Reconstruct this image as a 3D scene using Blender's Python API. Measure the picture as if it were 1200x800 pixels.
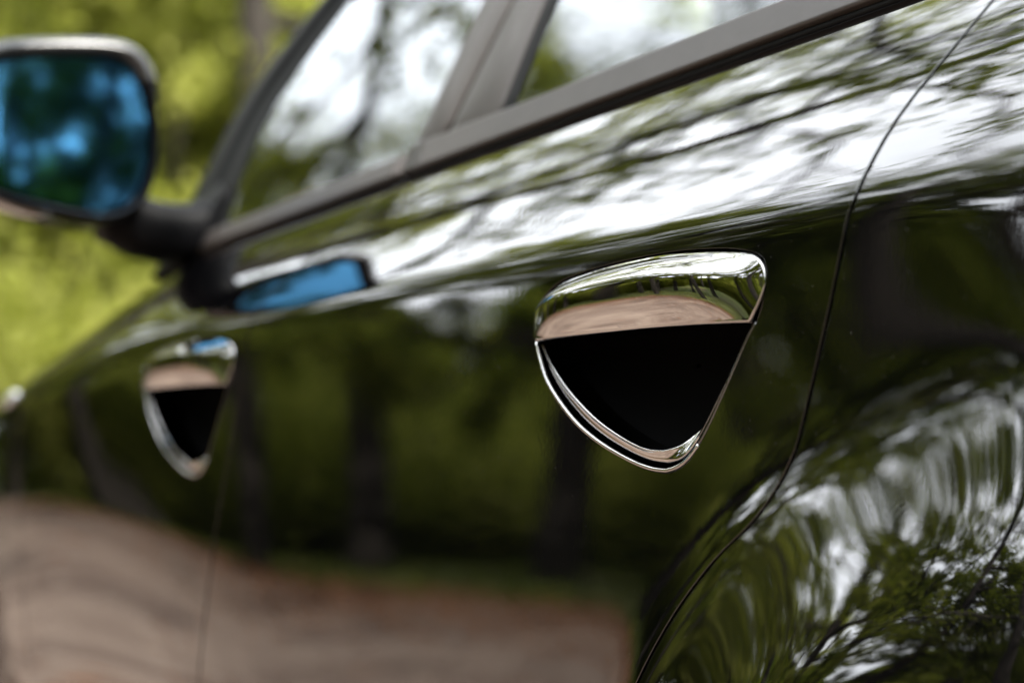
import bpy, bmesh, math, random
import numpy as np
from mathutils import Vector, Matrix
from mathutils.geometry import delaunay_2d_cdt

# ------------------------------------------------------------------ clearing
for o in list(bpy.data.objects):
    bpy.data.objects.remove(o, do_unlink=True)
SC = bpy.context.scene
COL = SC.collection
R = math.radians
random.seed(7)

# ------------------------------------------------------------------ camera
# car: left flank near the plane x = 0, forward is +Y, up is +Z
CAM = Vector((-0.90, 0.0, 0.84))
cam_d = bpy.data.cameras.new("camera")
cam = bpy.data.objects.new("camera", cam_d)
COL.objects.link(cam)
SC.camera = cam
cam_d.lens = 60.0
cam_d.sensor_width = 36.0
cam_d.clip_start = 0.05
cam_d.clip_end = 2000.0
cam.location = CAM
cam.rotation_euler = (R(90 + 5.06), 0, R(-33.52))
cam_d.dof.use_dof = True
cam_d.dof.focus_distance = 1.46
cam_d.dof.aperture_fstop = 2.3

# ------------------------------------------------------------------ world and sun
SUN_EL, SUN_AZ = 50.0, 171.0            # azimuth clockwise from +Y (forward): behind, a little to the right
W = bpy.data.worlds.new("World")
SC.world = W
W.use_nodes = True
nt = W.node_tree
bg = nt.nodes["Background"]
sky = nt.nodes.new("ShaderNodeTexSky")
sky.sky_type = 'NISHITA'
sky.sun_disc = False
sky.sun_elevation = R(SUN_EL)
sky.sun_rotation = R(SUN_AZ)
sky.air_density = 1.0
sky.dust_density = 3.0
sky.ozone_density = 1.0
# a bright, thinly clouded sky: soft white cloud over the whole dome
tc = nt.nodes.new("ShaderNodeTexCoord")
cn = nt.nodes.new("ShaderNodeTexNoise")
cn.inputs["Scale"].default_value = 2.2
cn.inputs["Detail"].default_value = 6
cn.inputs["Roughness"].default_value = 0.6
nt.links.new(tc.outputs["Generated"], cn.inputs["Vector"])
cr = nt.nodes.new("ShaderNodeMapRange")
cr.inputs[1].default_value = 0.25; cr.inputs[2].default_value = 0.55
cr.inputs[3].default_value = 0.35; cr.inputs[4].default_value = 1.0
nt.links.new(cn.outputs[0], cr.inputs[0])
cm = nt.nodes.new("ShaderNodeMixRGB")
cm.inputs[2].default_value = (15.0, 15.6, 16.4, 1)
nt.links.new(cr.outputs[0], cm.inputs[0])
nt.links.new(sky.outputs[0], cm.inputs[1])
nt.links.new(cm.outputs[0], bg.inputs[0])
bg.inputs[1].default_value = 0.15
sd = bpy.data.lights.new("sun", 'SUN')
sd.energy = 5.0
sd.angle = R(0.5)
sd.color = (1.0, 0.955, 0.88)
sun = bpy.data.objects.new("sun", sd)
COL.objects.link(sun)
az, el = R(SUN_AZ), R(SUN_EL)
to_sun = Vector((math.sin(az) * math.cos(el), math.cos(az) * math.cos(el), math.sin(el)))
sun.rotation_euler = to_sun.to_track_quat('Z', 'Y').to_euler()
sun.location = to_sun * 60

SC.view_settings.view_transform = 'Standard'
SC.view_settings.look = 'None'
SC.view_settings.exposure = 1.55
SC.view_settings.gamma = 1.0
SC.render.engine = 'CYCLES'
SC.cycles.max_bounces = 10
SC.cycles.transparent_max_bounces = 16
SC.cycles.caustics_reflective = False
SC.cycles.caustics_refractive = False
SC.cycles.sample_clamp_indirect = 12

# ------------------------------------------------------------------ materials
def new_mat(name):
    m = bpy.data.materials.new(name)
    m.use_nodes = True
    return m, m.node_tree, m.node_tree.nodes["Principled BSDF"]

def noise(nt, scale, detail=4, rough=0.55, vec=None, dist=0.0):
    n = nt.nodes.new("ShaderNodeTexNoise")
    n.inputs["Scale"].default_value = scale
    n.inputs["Detail"].default_value = detail
    n.inputs["Roughness"].default_value = rough
    n.inputs["Distortion"].default_value = dist
    if vec is not None:
        nt.links.new(vec, n.inputs["Vector"])
    return n

def ramp(nt, src, stops):
    r = nt.nodes.new("ShaderNodeValToRGB")
    while len(r.color_ramp.elements) < len(stops):
        r.color_ramp.elements.new(0.5)
    for e, (p, c) in zip(r.color_ramp.elements, stops):
        e.position = p
        e.color = (*c, 1)
    nt.links.new(src, r.inputs[0])
    return r

def objco(nt):
    t = nt.nodes.new("ShaderNodeTexCoord")
    return t.outputs["Object"]

def geopos(nt):
    return nt.nodes.new("ShaderNodeNewGeometry").outputs["Position"]

def bump(nt, h, dist, strength=1.0):
    b = nt.nodes.new("ShaderNodeBump")
    b.inputs["Distance"].default_value = dist
    b.inputs["Strength"].default_value = strength
    nt.links.new(h, b.inputs["Height"])
    return b

def mat_paint():
    m, t, p = new_mat("black_paint")
    co = geopos(t)
    # fine dust specks that sit on the paint
    n = noise(t, 520, 1, 0.4, co)
    d = ramp(t, n.outputs[0], [(0.0, (0.0008, 0.0008, 0.001)), (0.76, (0.0008, 0.0008, 0.001)), (0.82, (0.10, 0.095, 0.085))])
    t.links.new(d.outputs[0], p.inputs["Base Color"])
    p.inputs["Roughness"].default_value = 0.22
    p.inputs["IOR"].default_value = 1.45
    p.inputs["Specular IOR Level"].default_value = 0.0
    p.inputs["Coat Weight"].default_value = 1.0
    p.inputs["Coat IOR"].default_value = 1.95
    p.inputs["Coat Roughness"].default_value = 0.012
    pe = noise(t, 170, 3, 0.6, co)
    pl = noise(t, 9, 2, 0.5, co)
    mx = t.nodes.new("ShaderNodeMath"); mx.operation = 'MULTIPLY_ADD'
    t.links.new(pl.outputs[0], mx.inputs[0]); mx.inputs[1].default_value = 9.0
    t.links.new(pe.outputs[0], mx.inputs[2])
    b = bump(t, mx.outputs[0], 0.000012)
    t.links.new(b.outputs[0], p.inputs["Coat Normal"])
    t.links.new(b.outputs[0], p.inputs["Normal"])
    return m

def mat_simple(name, col, rough, metal=0.0, spec=0.5, nscale=None, namp=0.0, bdist=0.0, bscale=None):
    m, t, p = new_mat(name)
    p.inputs["Base Color"].default_value = (*col, 1)
    p.inputs["Roughness"].default_value = rough
    p.inputs["Metallic"].default_value = metal
    p.inputs["Specular IOR Level"].default_value = spec
    if nscale:
        n = noise(t, nscale, 4, 0.6, geopos(t))
        lo = tuple(c * (1 - namp) for c in col)
        hi = tuple(min(1, c * (1 + namp)) for c in col)
        r = ramp(t, n.outputs[0], [(0.3, lo), (0.7, hi)])
        t.links.new(r.outputs[0], p.inputs["Base Color"])
    if bdist:
        n2 = noise(t, bscale, 3, 0.6, geopos(t))
        b = bump(t, n2.outputs[0], bdist)
        t.links.new(b.outputs[0], p.inputs["Normal"])
    return m

def mat_window():
    m = bpy.data.materials.new("tinted_glass"); m.use_nodes = True
    t = m.node_tree
    t.nodes.clear()
    out = t.nodes.new("ShaderNodeOutputMaterial")
    tr = t.nodes.new("ShaderNodeBsdfTransparent"); tr.inputs[0].default_value = (0.30, 0.33, 0.31, 1)
    gl = t.nodes.new("ShaderNodeBsdfGlossy"); gl.inputs["Roughness"].default_value = 0.0
    gl.inputs[0].default_value = (0.95, 0.98, 1.0, 1)
    fr = t.nodes.new("ShaderNodeFresnel"); fr.inputs[0].default_value = 1.75
    wv = noise(t, 5, 2, 0.5, geopos(t))
    b = bump(t, wv.outputs[0], 0.00012)
    t.links.new(b.outputs[0], gl.inputs["Normal"])
    mx = t.nodes.new("ShaderNodeMixShader")
    t.links.new(fr.outputs[0], mx.inputs[0])
    t.links.new(tr.outputs[0], mx.inputs[1])
    t.links.new(gl.outputs[0], mx.inputs[2])
    t.links.new(mx.outputs[0], out.inputs[0])
    return m

def mat_leaf(name, c1, c2, trans=0.5):
    m = bpy.data.materials.new(name); m.use_nodes = True
    t = m.node_tree
    t.nodes.clear()
    out = t.nodes.new("ShaderNodeOutputMaterial")
    g = t.nodes.new("ShaderNodeNewGeometry")
    r = ramp(t, g.outputs["Random Per Island"], [(0.0, c1), (1.0, c2)])
    df = t.nodes.new("ShaderNodeBsdfDiffuse")
    tl = t.nodes.new("ShaderNodeBsdfTranslucent")
    mul = t.nodes.new("ShaderNodeMixRGB"); mul.blend_type = 'MULTIPLY'; mul.inputs[0].default_value = 1
    mul.inputs[2].default_value = (1.12, 1.18, 0.60, 1)
    t.links.new(r.outputs[0], df.inputs[0])
    t.links.new(r.outputs[0], mul.inputs[1])
    t.links.new(mul.outputs[0], tl.inputs[0])
    mx = t.nodes.new("ShaderNodeMixShader"); mx.inputs[0].default_value = trans
    t.links.new(df.outputs[0], mx.inputs[1]); t.links.new(tl.outputs[0], mx.inputs[2])
    t.links.new(mx.outputs[0], out.inputs[0])
    return m

def mat_bark():
    m, t, p = new_mat("bark")
    n = noise(t, 14, 5, 0.7, objco(t), 0.4)
    r = ramp(t, n.outputs[0], [(0.3, (0.009, 0.007, 0.005)), (0.55, (0.024, 0.018, 0.013)), (0.75, (0.05, 0.04, 0.03))])
    t.links.new(r.outputs[0], p.inputs["Base Color"])
    p.inputs["Roughness"].default_value = 0.95
    b = bump(t, n.outputs[0], 0.03)
    t.links.new(b.outputs[0], p.inputs["Normal"])
    return m

def mat_track():
    m, t, p = new_mat("gravel_track")
    co = geopos(t)
    a = noise(t, 0.75, 6, 0.66, co, 0.8)
    f = noise(t, 42, 4, 0.7, co)
    r = ramp(t, a.outputs[0], [(0.36, (0.085, 0.050, 0.035)), (0.48, (0.19, 0.131, 0.100)), (0.64, (0.30, 0.225, 0.178))])
    r2 = ramp(t, f.outputs[0], [(0.3, (0.45, 0.43, 0.42)), (0.7, (1.0, 1.0, 1.0))])
    mul = t.nodes.new("ShaderNodeMixRGB"); mul.blend_type = 'MULTIPLY'; mul.inputs[0].default_value = 1
    t.links.new(r.outputs[0], mul.inputs[1]); t.links.new(r2.outputs[0], mul.inputs[2])
    t.links.new(mul.outputs[0], p.inputs["Base Color"])
    p.inputs["Roughness"].default_value = 0.95
    b = bump(t, f.outputs[0], 0.02)
    t.links.new(b.outputs[0], p.inputs["Normal"])
    return m

def mat_ground():
    m, t, p = new_mat("woodland_floor")
    co = geopos(t)
    a = noise(t, 0.35, 5, 0.6, co, 0.5)
    f = noise(t, 11, 4, 0.7, co)
    r = ramp(t, a.outputs[0], [(0.28, (0.11, 0.062, 0.036)), (0.40, (0.10, 0.090, 0.035)), (0.54, (0.095, 0.125, 0.025)), (0.72, (0.14, 0.175, 0.04))])
    r2 = ramp(t, f.outputs[0], [(0.3, (0.5, 0.5, 0.5)), (0.7, (1.0, 1.0, 1.0))])
    mul = t.nodes.new("ShaderNodeMixRGB"); mul.blend_type = 'MULTIPLY'; mul.inputs[0].default_value = 1
    t.links.new(r.outputs[0], mul.inputs[1]); t.links.new(r2.outputs[0], mul.inputs[2])
    t.links.new(mul.outputs[0], p.inputs["Base Color"])
    p.inputs["Roughness"].default_value = 0.95
    b = bump(t, f.outputs[0], 0.05)
    t.links.new(b.outputs[0], p.inputs["Normal"])
    return m

PAINT = mat_paint()
CHROME = mat_simple("chrome", (0.42, 0.41, 0.40), 0.035, 1.0, 0.5, None, 0, 0.000012, 140)
RUBBER = mat_simple("black_rubber", (0.005, 0.005, 0.005), 0.6, 0, 0.1, 60, 0.2)
MOULD = mat_simple("satin_black_moulding", (0.042, 0.036, 0.033), 0.46, 0, 0.36, 30, 0.08, 0.00003, 500)
PLASTIC = mat_simple("black_plastic", (0.0025, 0.0025, 0.003), 0.45, 0, 0.06, 40, 0.2)
CAVITY = mat_simple("recess_black", (0.0015, 0.0015, 0.0015), 0.7, 0, 0.03, 50, 0.2)
MIRROR = mat_simple("blue_mirror_glass", (0.045, 0.16, 0.29), 0.07, 1.0)
GLASS = mat_window()
CABIN = mat_simple("cabin_cloth", (0.02, 0.02, 0.021), 0.9, 0, 0.3, 50, 0.2)
RIM = mat_simple("alloy", (0.45, 0.45, 0.46), 0.28, 1.0, 0.5, 20, 0.06)
LAMP = mat_simple("lamp_lens", (0.55, 0.56, 0.58), 0.08, 0.6)
BARK = mat_bark()
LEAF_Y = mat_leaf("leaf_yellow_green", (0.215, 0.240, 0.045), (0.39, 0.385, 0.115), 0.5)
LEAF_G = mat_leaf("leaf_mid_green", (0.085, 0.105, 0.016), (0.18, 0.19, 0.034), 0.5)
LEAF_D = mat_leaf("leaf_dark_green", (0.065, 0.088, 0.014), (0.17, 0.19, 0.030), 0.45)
GRASSM = mat_leaf("grass_blades", (0.06, 0.09, 0.015), (0.14, 0.15, 0.03), 0.35)
TRACK = mat_track()
GROUND = mat_ground()
STONE = mat_simple("track_stones", (0.24, 0.195, 0.16), 0.9, 0, 0.3, 25, 0.45)
LITTER = mat_leaf("fallen_leaves", (0.13, 0.055, 0.028), (0.24, 0.12, 0.065), 0.15)

# ------------------------------------------------------------------ object helpers
def tag(o, label=None, cat=None, group=None, kind=None):
    if label: o['label'] = label
    if cat: o['category'] = cat
    if group: o['group'] = group
    if kind: o['kind'] = kind
    return o

def empty(name, loc=(0, 0, 0), parent=None):
    o = bpy.data.objects.new(name, None)
    COL.objects.link(o)
    o.location = loc
    o.empty_display_size = 0.2
    if parent: o.parent = parent
    return o

def mesh_obj(name, verts, faces, mat, parent=None, smooth=True, normals=None, loc=None):
    me = bpy.data.meshes.new(name)
    me.from_pydata([tuple(v) for v in verts], [], faces)
    if mat: me.materials.append(mat)
    if smooth:
        me.polygons.foreach_set("use_smooth", [True] * len(me.polygons))
    me.update()
    if normals is not None:
        me.normals_split_custom_set_from_vertices([tuple(n) for n in normals])
    o = bpy.data.objects.new(name, me)
    COL.objects.link(o)
    if loc is not None: o.location = loc
    if parent: o.parent = parent
    return o

def fast_mesh(name, verts, nper, mat):
    """faces of nper consecutive vertices each, from a numpy array"""
    me = bpy.data.meshes.new(name)
    n = len(verts)
    me.vertices.add(n)
    me.vertices.foreach_set("co", np.asarray(verts, dtype=np.float32).ravel())
    me.loops.add(n)
    me.loops.foreach_set("vertex_index", np.arange(n, dtype=np.int32))
    nf = n // nper
    me.polygons.add(nf)
    me.polygons.foreach_set("loop_start", np.arange(0, n, nper, dtype=np.int32))
    if mat: me.materials.append(mat)
    me.update(calc_edges=True)
    me.validate()
    return me

def bm_obj(name, bm, mat, parent=None, smooth=True):
    me = bpy.data.meshes.new(name)
    bmesh.ops.recalc_face_normals(bm, faces=bm.faces[:])
    bm.to_mesh(me); bm.free()
    if mat: me.materials.append(mat)
    if smooth:
        me.polygons.foreach_set("use_smooth", [True] * len(me.polygons))
    o = bpy.data.objects.new(name, me)
    COL.objects.link(o)
    if parent: o.parent = parent
    return o

def grid_obj(name, P, mat, parent=None, flip=False, closed=False):
    """P[i][j] -> point"""
    nu, nv = len(P), len(P[0])
    verts = [p for row in P for p in row]
    faces = []
    for i in range(nu - 1):
        for j in range(nv - 1 if not closed else nv):
            a, b = i * nv + j, i * nv + (j + 1) % nv
            c, d = (i + 1) * nv + (j + 1) % nv, (i + 1) * nv + j
            faces.append((a, d, c, b) if flip else (a, b, c, d))
    return mesh_obj(name, verts, faces, mat, parent)

def sweep(name, path, section, mat, parent=None, up=None, closed=False, caps=True, nrm=None):
    """section: list of (a, b): a along local side, b along local normal; nrm(i) gives the normal at path point i"""
    n = len(path)
    P = []
    for i in range(n):
        p = Vector(path[i])
        a = Vector(path[i - 1]) if (i > 0 or closed) else p
        b = Vector(path[(i + 1) % n]) if (i < n - 1 or closed) else p
        t = (b - a).normalized()
        nn = Vector(nrm(i) if nrm else up)
        nn = (nn - t * nn.dot(t)).normalized()
        s = t.cross(nn)
        P.append([p + s * u + nn * v for (u, v) in section])
    m = len(section)
    verts = [v for r in P for v in r]
    faces = []
    for i in range(n if closed else n - 1):
        for j in range(m):
            k = (j + 1) % m
            i2 = (i + 1) % n
            faces.append((i * m + j, i * m + k, i2 * m + k, i2 * m + j))
    if caps and not closed:
        faces.append(tuple(range(m - 1, -1, -1)))
        faces.append(tuple((n - 1) * m + j for j in range(m)))
    bm = bmesh.new()
    vs = [bm.verts.new(v) for v in verts]
    for f in faces:
        bm.faces.new([vs[i] for i in f])
    return bm_obj(name, bm, mat, parent)

def ssec(w, h, n=16, p=3.0):
    """superellipse section, half sizes w, h"""
    out = []
    for k in range(n):
        a = 2 * math.pi * k / n
        c, s = math.cos(a), math.sin(a)
        out.append((w * math.copysign(abs(c) ** (2 / p), c), h * math.copysign(abs(s) ** (2 / p), s)))
    return out

def sstep(a, b, x):
    t = min(1.0, max(0.0, (x - a) / (b - a)))
    return t * t * t * (t * (6 * t - 15) + 10)

def catmull(pts, per=8, closed=False):
    out = []
    n = len(pts)
    rng = n if closed else n - 1
    for i in range(rng):
        p1, p2 = pts[i], pts[(i + 1) % n]
        p0 = pts[i - 1] if (i > 0 or closed) else p1
        p3 = pts[(i + 2) % n] if (i + 2 < n or closed) else p2
        for k in range(per):
            t = k / per
            out.append(tuple(0.5 * (2 * b + (c - a) * t + (2 * a - 5 * b + 4 * c - d) * t * t + (3 * b - a - 3 * c + d) * t ** 3)
                             for a, b, c, d in zip(p0, p1, p2, p3)))
    if not closed: out.append(tuple(pts[-1]))
    return out

# ------------------------------------------------------------------ the car's flank as a surface x(y, z)
CXM = 0.92                       # half width: the car's centre plane
WR = (0.72, 0.345)               # rear wheel centre (y, z)
WF = (3.60, 0.345)               # front wheel centre

def zc(y):                       # height of the shoulder crease
    z = 1.060 + 0.006 * sstep(1.0, 2.2, y)
    if y > 2.2: z -= 0.108 * (y - 2.2) ** 2 / (1 + 0.22 * (y - 2.2))
    return z

def zb(y):                       # height of the skin's top edge (belt line, then bonnet edge)
    z = 1.256 - 0.03 * (y - 1.0)
    if y > 2.41:
        d = y - 2.41
        z = 1.2137 - 0.03 * d - 0.15 * d * d / (d + 0.12) - 0.012 * d * d
    return z

def lower(z):
    x = 0.0
    d = z - 0.80
    x += 0.05 * (d * d + 0.02 ** 2) ** 0.5 * 0.5 + 0.028 * d
    if z < 0.62: x += 0.55 * (0.62 - z) ** 2
    return x

def fx(y, z):
    c, b = zc(y), zb(y)
    l = lower(z)
    w = 0.0065 + 0.006 * sstep(0.95, 0.55, y) + 0.004 * sstep(1.9, 2.8, y)
    h = b - c
    u = z - c
    sp = w * math.log1p(math.exp(max(-40, min(40, u / w))))
    k = (0.150 - lower(b)) / (h * 1.42)
    x = l + k * sp * (1 + 0.42 * sp / h)
    # shallow hollow below the crease
    # wheel arch flares
    for (yc, zcn, B) in ((WR[0], WR[1], 0.235), (WF[0], WF[1], 0.17)):
        rr = math.hypot((y - yc) / 0.54, (z - zcn) / 0.58)
        if rr < 1.3:                       # a flat-sided cone with a soft foot and a soft shoulder
            w1, w2 = 0.030, 0.03
            up = w1 * math.log1p(math.exp(max(-40, min(40, (0.985 - rr) / w1))))
            top_ = w2 * math.log1p(math.exp(max(-40, min(40, (0.67 - rr) / w2))))
            x -= B * (up - top_)
    if y > 1.7: x += 0.105 * sstep(1.7, 2.9, y) * (1.0 - z) * (1 if z < 1.0 else 0)
    x -= 0.010 * (1 - sstep(0.58, 0.92, y)) * (1 - sstep(0.80, 1.06, z))
    # plan taper to the front and the rear
    if y > 2.5: x += 0.050 * (y - 2.5) ** 2
    if y > 3.7: x += 0.8 * (y - 3.7) ** 2
    if y < 0.5: x += 0.06 * (0.5 - y) ** 2
    return x

def fn(y, z):
    e = 0.0007
    dy = (fx(y + e, z) - fx(y - e, z)) / (2 * e)
    dz = (fx(y, z + e) - fx(y, z - e)) / (2 * e)
    return Vector((-1, dy, dz)).normalized()

def S(y, z, out=0.0):
    return Vector((fx(y, z), y, z)) + fn(y, z) * out

def in_poly(px, py, poly):
    ins = False
    n = len(poly)
    j = n - 1
    for i in range(n):
        xi, yi = poly[i]; xj, yj = poly[j]
        if (yi > py) != (yj > py) and px < (xj - xi) * (py - yi) / (yj - yi) + xi:
            ins = not ins
        j = i
    return ins

def resample(poly, step):
    out = []
    n = len(poly)
    for i in range(n):
        a, b = poly[i], poly[(i + 1) % n]
        L = math.hypot(b[0] - a[0], b[1] - a[1])
        k = max(1, int(round(L / step)))
        for q in range(k):
            out.append((a[0] + (b[0] - a[0]) * q / k, a[1] + (b[1] - a[1]) * q / k))
    return out

def area2(p):
    return sum(p[i][0] * p[(i + 1) % len(p)][1] - p[(i + 1) % len(p)][0] * p[i][1] for i in range(len(p)))

def inset(poly, d):
    """poly counter-clockwise: moved inwards by d"""
    n = len(poly)
    out = []
    for i in range(n):
        a, b, c = poly[i - 1], poly[i], poly[(i + 1) % n]
        def nr(p, q):
            L = math.hypot(q[0] - p[0], q[1] - p[1]) or 1e-9
            return (-(q[1] - p[1]) / L, (q[0] - p[0]) / L)
        n1, n2 = nr(a, b), nr(b, c)
        m = (n1[0] + n2[0], n1[1] + n2[1])
        q = 1 + n1[0] * n2[0] + n1[1] * n2[1]
        q = max(q, 0.5)
        out.append((b[0] + m[0] / q * d, b[1] + m[1] / q * d))
    return out

def panel(name, outline, holes, mat, parent, gstep=0.014, rim=0.0006, depth=0.012, step=0.013, fine=True):
    """a pressed panel lying on the flank, its edges and the edges of its holes rolled inwards"""
    if area2(outline) < 0: outline = outline[::-1]
    outline = resample(outline, step)
    loops = [(outline, 1)]
    for h in holes:
        if area2(h) < 0: h = h[::-1]
        loops.append((resample(h, 0.006), -1))
    mains = [inset(lp, sg * rim) for lp, sg in loops]
    pts, edges = [], []
    for lp in mains:
        s = len(pts)
        pts += lp
        edges += [(s + i, s + (i + 1) % len(lp)) for i in range(len(lp))]
    nb = len(pts)
    bnd = np.array(pts)
    ys = [p[0] for p in mains[0]]; zs = [p[1] for p in mains[0]]
    y = min(ys)
    # z levels relative to the crease
    lev = []
    v = -1.0
    while v < 0.5:
        lev.append(v)
        a = abs(v)
        v += (0.0026 if a < 0.022 else 0.006 if a < 0.045 else gstep) if fine else gstep
    q = 0
    while y < max(ys):
        c = zc(y)
        for l in lev:
            z = c + l + (0.0006 if q % 2 else 0)
            if not in_poly(y, z, mains[0]): continue
            if any(in_poly(y, z, h) for h in mains[1:]): continue
            d = np.min((bnd[:, 0] - y) ** 2 + (bnd[:, 1] - z) ** 2)
            if d < 0.0032 ** 2: continue
            pts.append((y, z))
        y += gstep
        q += 1
    vv, ee, ff, ov, oe, of = delaunay_2d_cdt([Vector(p) for p in pts], edges, [], 0, 1e-7)
    verts, norms, faces = [], [], []
    for p in vv:
        verts.append(S(p[0], p[1])); norms.append(fn(p[0], p[1]))
    for f in ff:
        cy = sum(vv[i][0] for i in f) / len(f); cz = sum(vv[i][1] for i in f) / len(f)
        if not in_poly(cy, cz, mains[0]): continue
        if any(in_poly(cy, cz, h) for h in mains[1:]): continue
        # wind so that the face looks away from the car
        a, b, c = vv[f[0]], vv[f[1]], vv[f[2]]
        ccw = (b[0] - a[0]) * (c[1] - a[1]) - (b[1] - a[1]) * (c[0] - a[0]) > 0
        faces.append(tuple(reversed(f)) if ccw else tuple(f))
    # map input boundary verts to output verts
    where = {}
    for oi, lst in enumerate(ov):
        for ii in lst:
            where[ii] = oi
    s = 0
    for (lp, sg), mn in zip(loops, mains):
        n = len(lp)
        prev = [where[s + i] for i in range(n)]
        for ang in (25, 50, 72, 90, 91):
            r = rim
            if ang <= 90:
                off = rim - r * math.sin(R(ang)); dp = r * (1 - math.cos(R(ang)))
            else:
                off = 0.0; dp = depth
            ring = inset(lp, sg * off)
            idx = []
            for i in range(n):
                yy, zz = ring[i]
                a, b = lp[i - 1], lp[(i + 1) % n]
                L = math.hypot(b[0] - a[0], b[1] - a[1]) or 1e-9
                o2 = Vector((0, (b[1] - a[1]) / L * sg, -(b[0] - a[0]) / L * sg))
                ns = fn(yy, zz)
                o2 = (o2 - ns * o2.dot(ns)).normalized()
                A = R(min(ang, 90))
                verts.append(S(yy, zz, -dp)); norms.append((ns * math.cos(A) + o2 * math.sin(A)).normalized())
                idx.append(len(verts) - 1)
            for i in range(n):
                k = (i + 1) % n
                q4 = (prev[i], prev[k], idx[k], idx[i])
                faces.append(q4[::-1] if sg > 0 else q4)
            prev = idx
        s += n
    # fix winding of the rims against their normals
    out = []
    for f in faces:
        a, b, c = verts[f[0]], verts[f[1]], verts[f[2]]
        g = (b - a).cross(c - a)
        m = norms[f[0]] + norms[f[1]] + norms[f[2]]
        out.append(f if g.dot(m) >= 0 else tuple(reversed(f)))
    return mesh_obj(name, verts, out, mat, parent, True, norms)

#MARK_SURFACE_END

# ------------------------------------------------------------------ ground, track
def sheet(name, poly, z, mat, kind='structure'):
    o = mesh_obj(name, [(x, y, z) for x, y in poly], [tuple(range(len(poly)))], mat, smooth=False)
    return tag(o, kind=kind)

def gh(x, y):
    """height of the ground: level under the car and the track, a low grassy bank on the left"""
    return 1.5 * sstep(12.5, 30.0, -x) + 0.6 * sstep(14, 34, x)
def lines(a, b, near, far):
    out = [-400.0, -250.0, -160.0, -100.0]
    v = -70.0
    while v < 70: out.append(v); v += 1.4
    return out + [100.0, 160.0, 250.0, 400.0]
gl = lines(0, 0, 0, 0)
ground = grid_obj('ground', [[Vector((x, y, gh(x, y))) for y in gl] for x in gl], GROUND, None, True)
tag(ground, kind='structure')
rt = random.Random(3)
left_edge = [(-34, -44), (-15, -20), (-8.8, -8), (-7.6, 0), (-7.3, 6), (-7.0, 11), (-6.8, 16), (-5.6, 23), (-4.4, 34), (-3, 60)]
right_edge = [(3, 60), (2.4, 34), (2.0, 26), (1.4, 17), (1.6, 12), (3.0, 8), (4.0, 2), (3.4, -4), (-0.6, -9), (-6, -18), (-24, -44)]
le = [(x + rt.uniform(-.3, .3), y) for x, y in catmull(left_edge, 6)]
re_ = [(x + rt.uniform(-.3, .3), y) for x, y in catmull(right_edge, 6)]
sheet('gravel_track', le + re_, 0.004, TRACK)

# ------------------------------------------------------------------ trees
def build_tree(seed, height, r0, first, n_main, spread, leaves, lsize, lmat, levels=3, droop=0.0, up=0.5, sub=(7, 6, 5), reach=1.0):
    rng = random.Random(seed)
    nr = np.random.default_rng(seed)
    verts, faces = [], []
    tips = []
    def tube(path, ra, rb, sides):
        base = len(verts)
        n = len(path)
        for i, p in enumerate(path):
            t = (path[min(i + 1, n - 1)] - path[max(i - 1, 0)]).normalized()
            a = t.orthogonal().normalized(); b = t.cross(a)
            rad = ra + (rb - ra) * i / (n - 1)
            for k in range(sides):
                w = 2 * math.pi * k / sides
                verts.append(p + a * math.cos(w) * rad + b * math.sin(w) * rad)
        for i in range(n - 1):
            for k in range(sides):
                q = (k + 1) % sides
                faces.append((base + i * sides + k, base + i * sides + q, base + (i + 1) * sides + q, base + (i + 1) * sides + k))
    def limb(p, d, L, rad, lev):
        seg = 7 if lev == 0 else 6 if lev == 1 else 4
        path = [p.copy()]
        for i in range(seg):
            j = 0.10 if lev == 0 else 0.26
            d = (d + Vector((rng.gauss(0, j), rng.gauss(0, j), rng.gauss(0, j) + (0.03 if lev == 0 else -droop * 0.1)))).normalized()
            p = p + d * (L / seg)
            path.append(p.copy())
        end = 0.25 if lev == 0 else 0.2
        tube(path, rad, rad * end, (9, 6, 4, 3)[min(lev, 3)])
        if lev >= levels - 1:
            tips.append(path)
        if lev < levels:
            n = n_main if lev == 0 else sub[lev]
            for c in range(n):
                f = first + (1 - first) * (c + rng.random()) / n if lev == 0 else 0.2 + 0.8 * (c + rng.random()) / n
                i = min(seg - 1, int(f * seg)); q = path[i].lerp(path[i + 1], f * seg - i)
                t = (path[i + 1] - path[i]).normalized()
                a = rng.random() * 2 * math.pi
                o = t.orthogonal().normalized()
                o = Matrix.Rotation(a, 3, t) @ o
                if lev == 0:
                    nd = (o * spread + t * (up * (0.3 + f))).normalized()
                    nl = height * reach * rng.uniform(0.30, 0.46) * (1.15 - 0.6 * f)
                else:
                    nd = (o * 0.8 + t * 0.8).normalized()
                    nl = L * rng.uniform(0.35, 0.6) * (1.1 - 0.5 * f)
                rr = (rad * (1 - (1 - end) * f))
                limb(q, nd, nl, rr * (0.55 if lev == 0 else 0.62), lev + 1)
    limb(Vector((0, 0, -0.1)), Vector((rng.gauss(0, .05), rng.gauss(0, .05), 1)).normalized(), height, r0, 0)
    tm = bpy.data.meshes.new('trunk')
    tm.from_pydata([tuple(v) for v in verts], [], faces)
    tm.materials.append(BARK)
    tm.polygons.foreach_set("use_smooth", [True] * len(tm.polygons))
    tm.update()
    # leaves along the last twigs
    seg = []
    for p in tips:
        for i in range(1, len(p)):
            seg.append((p[i - 1], p[i]))
    A = np.array([tuple(a) for a, b in seg]); B = np.array([tuple(b) for a, b in seg])
    idx = nr.integers(0, len(seg), leaves)
    f = nr.random((leaves, 1))
    c = A[idx] * (1 - f) + B[idx] * f + nr.normal(0, lsize * 1.3, (leaves, 3))
    c[:, 2] = np.maximum(c[:, 2], 0.15)
    return tm, fast_mesh('crown', leaf_quads(nr, c, lsize), 4, lmat)

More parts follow.
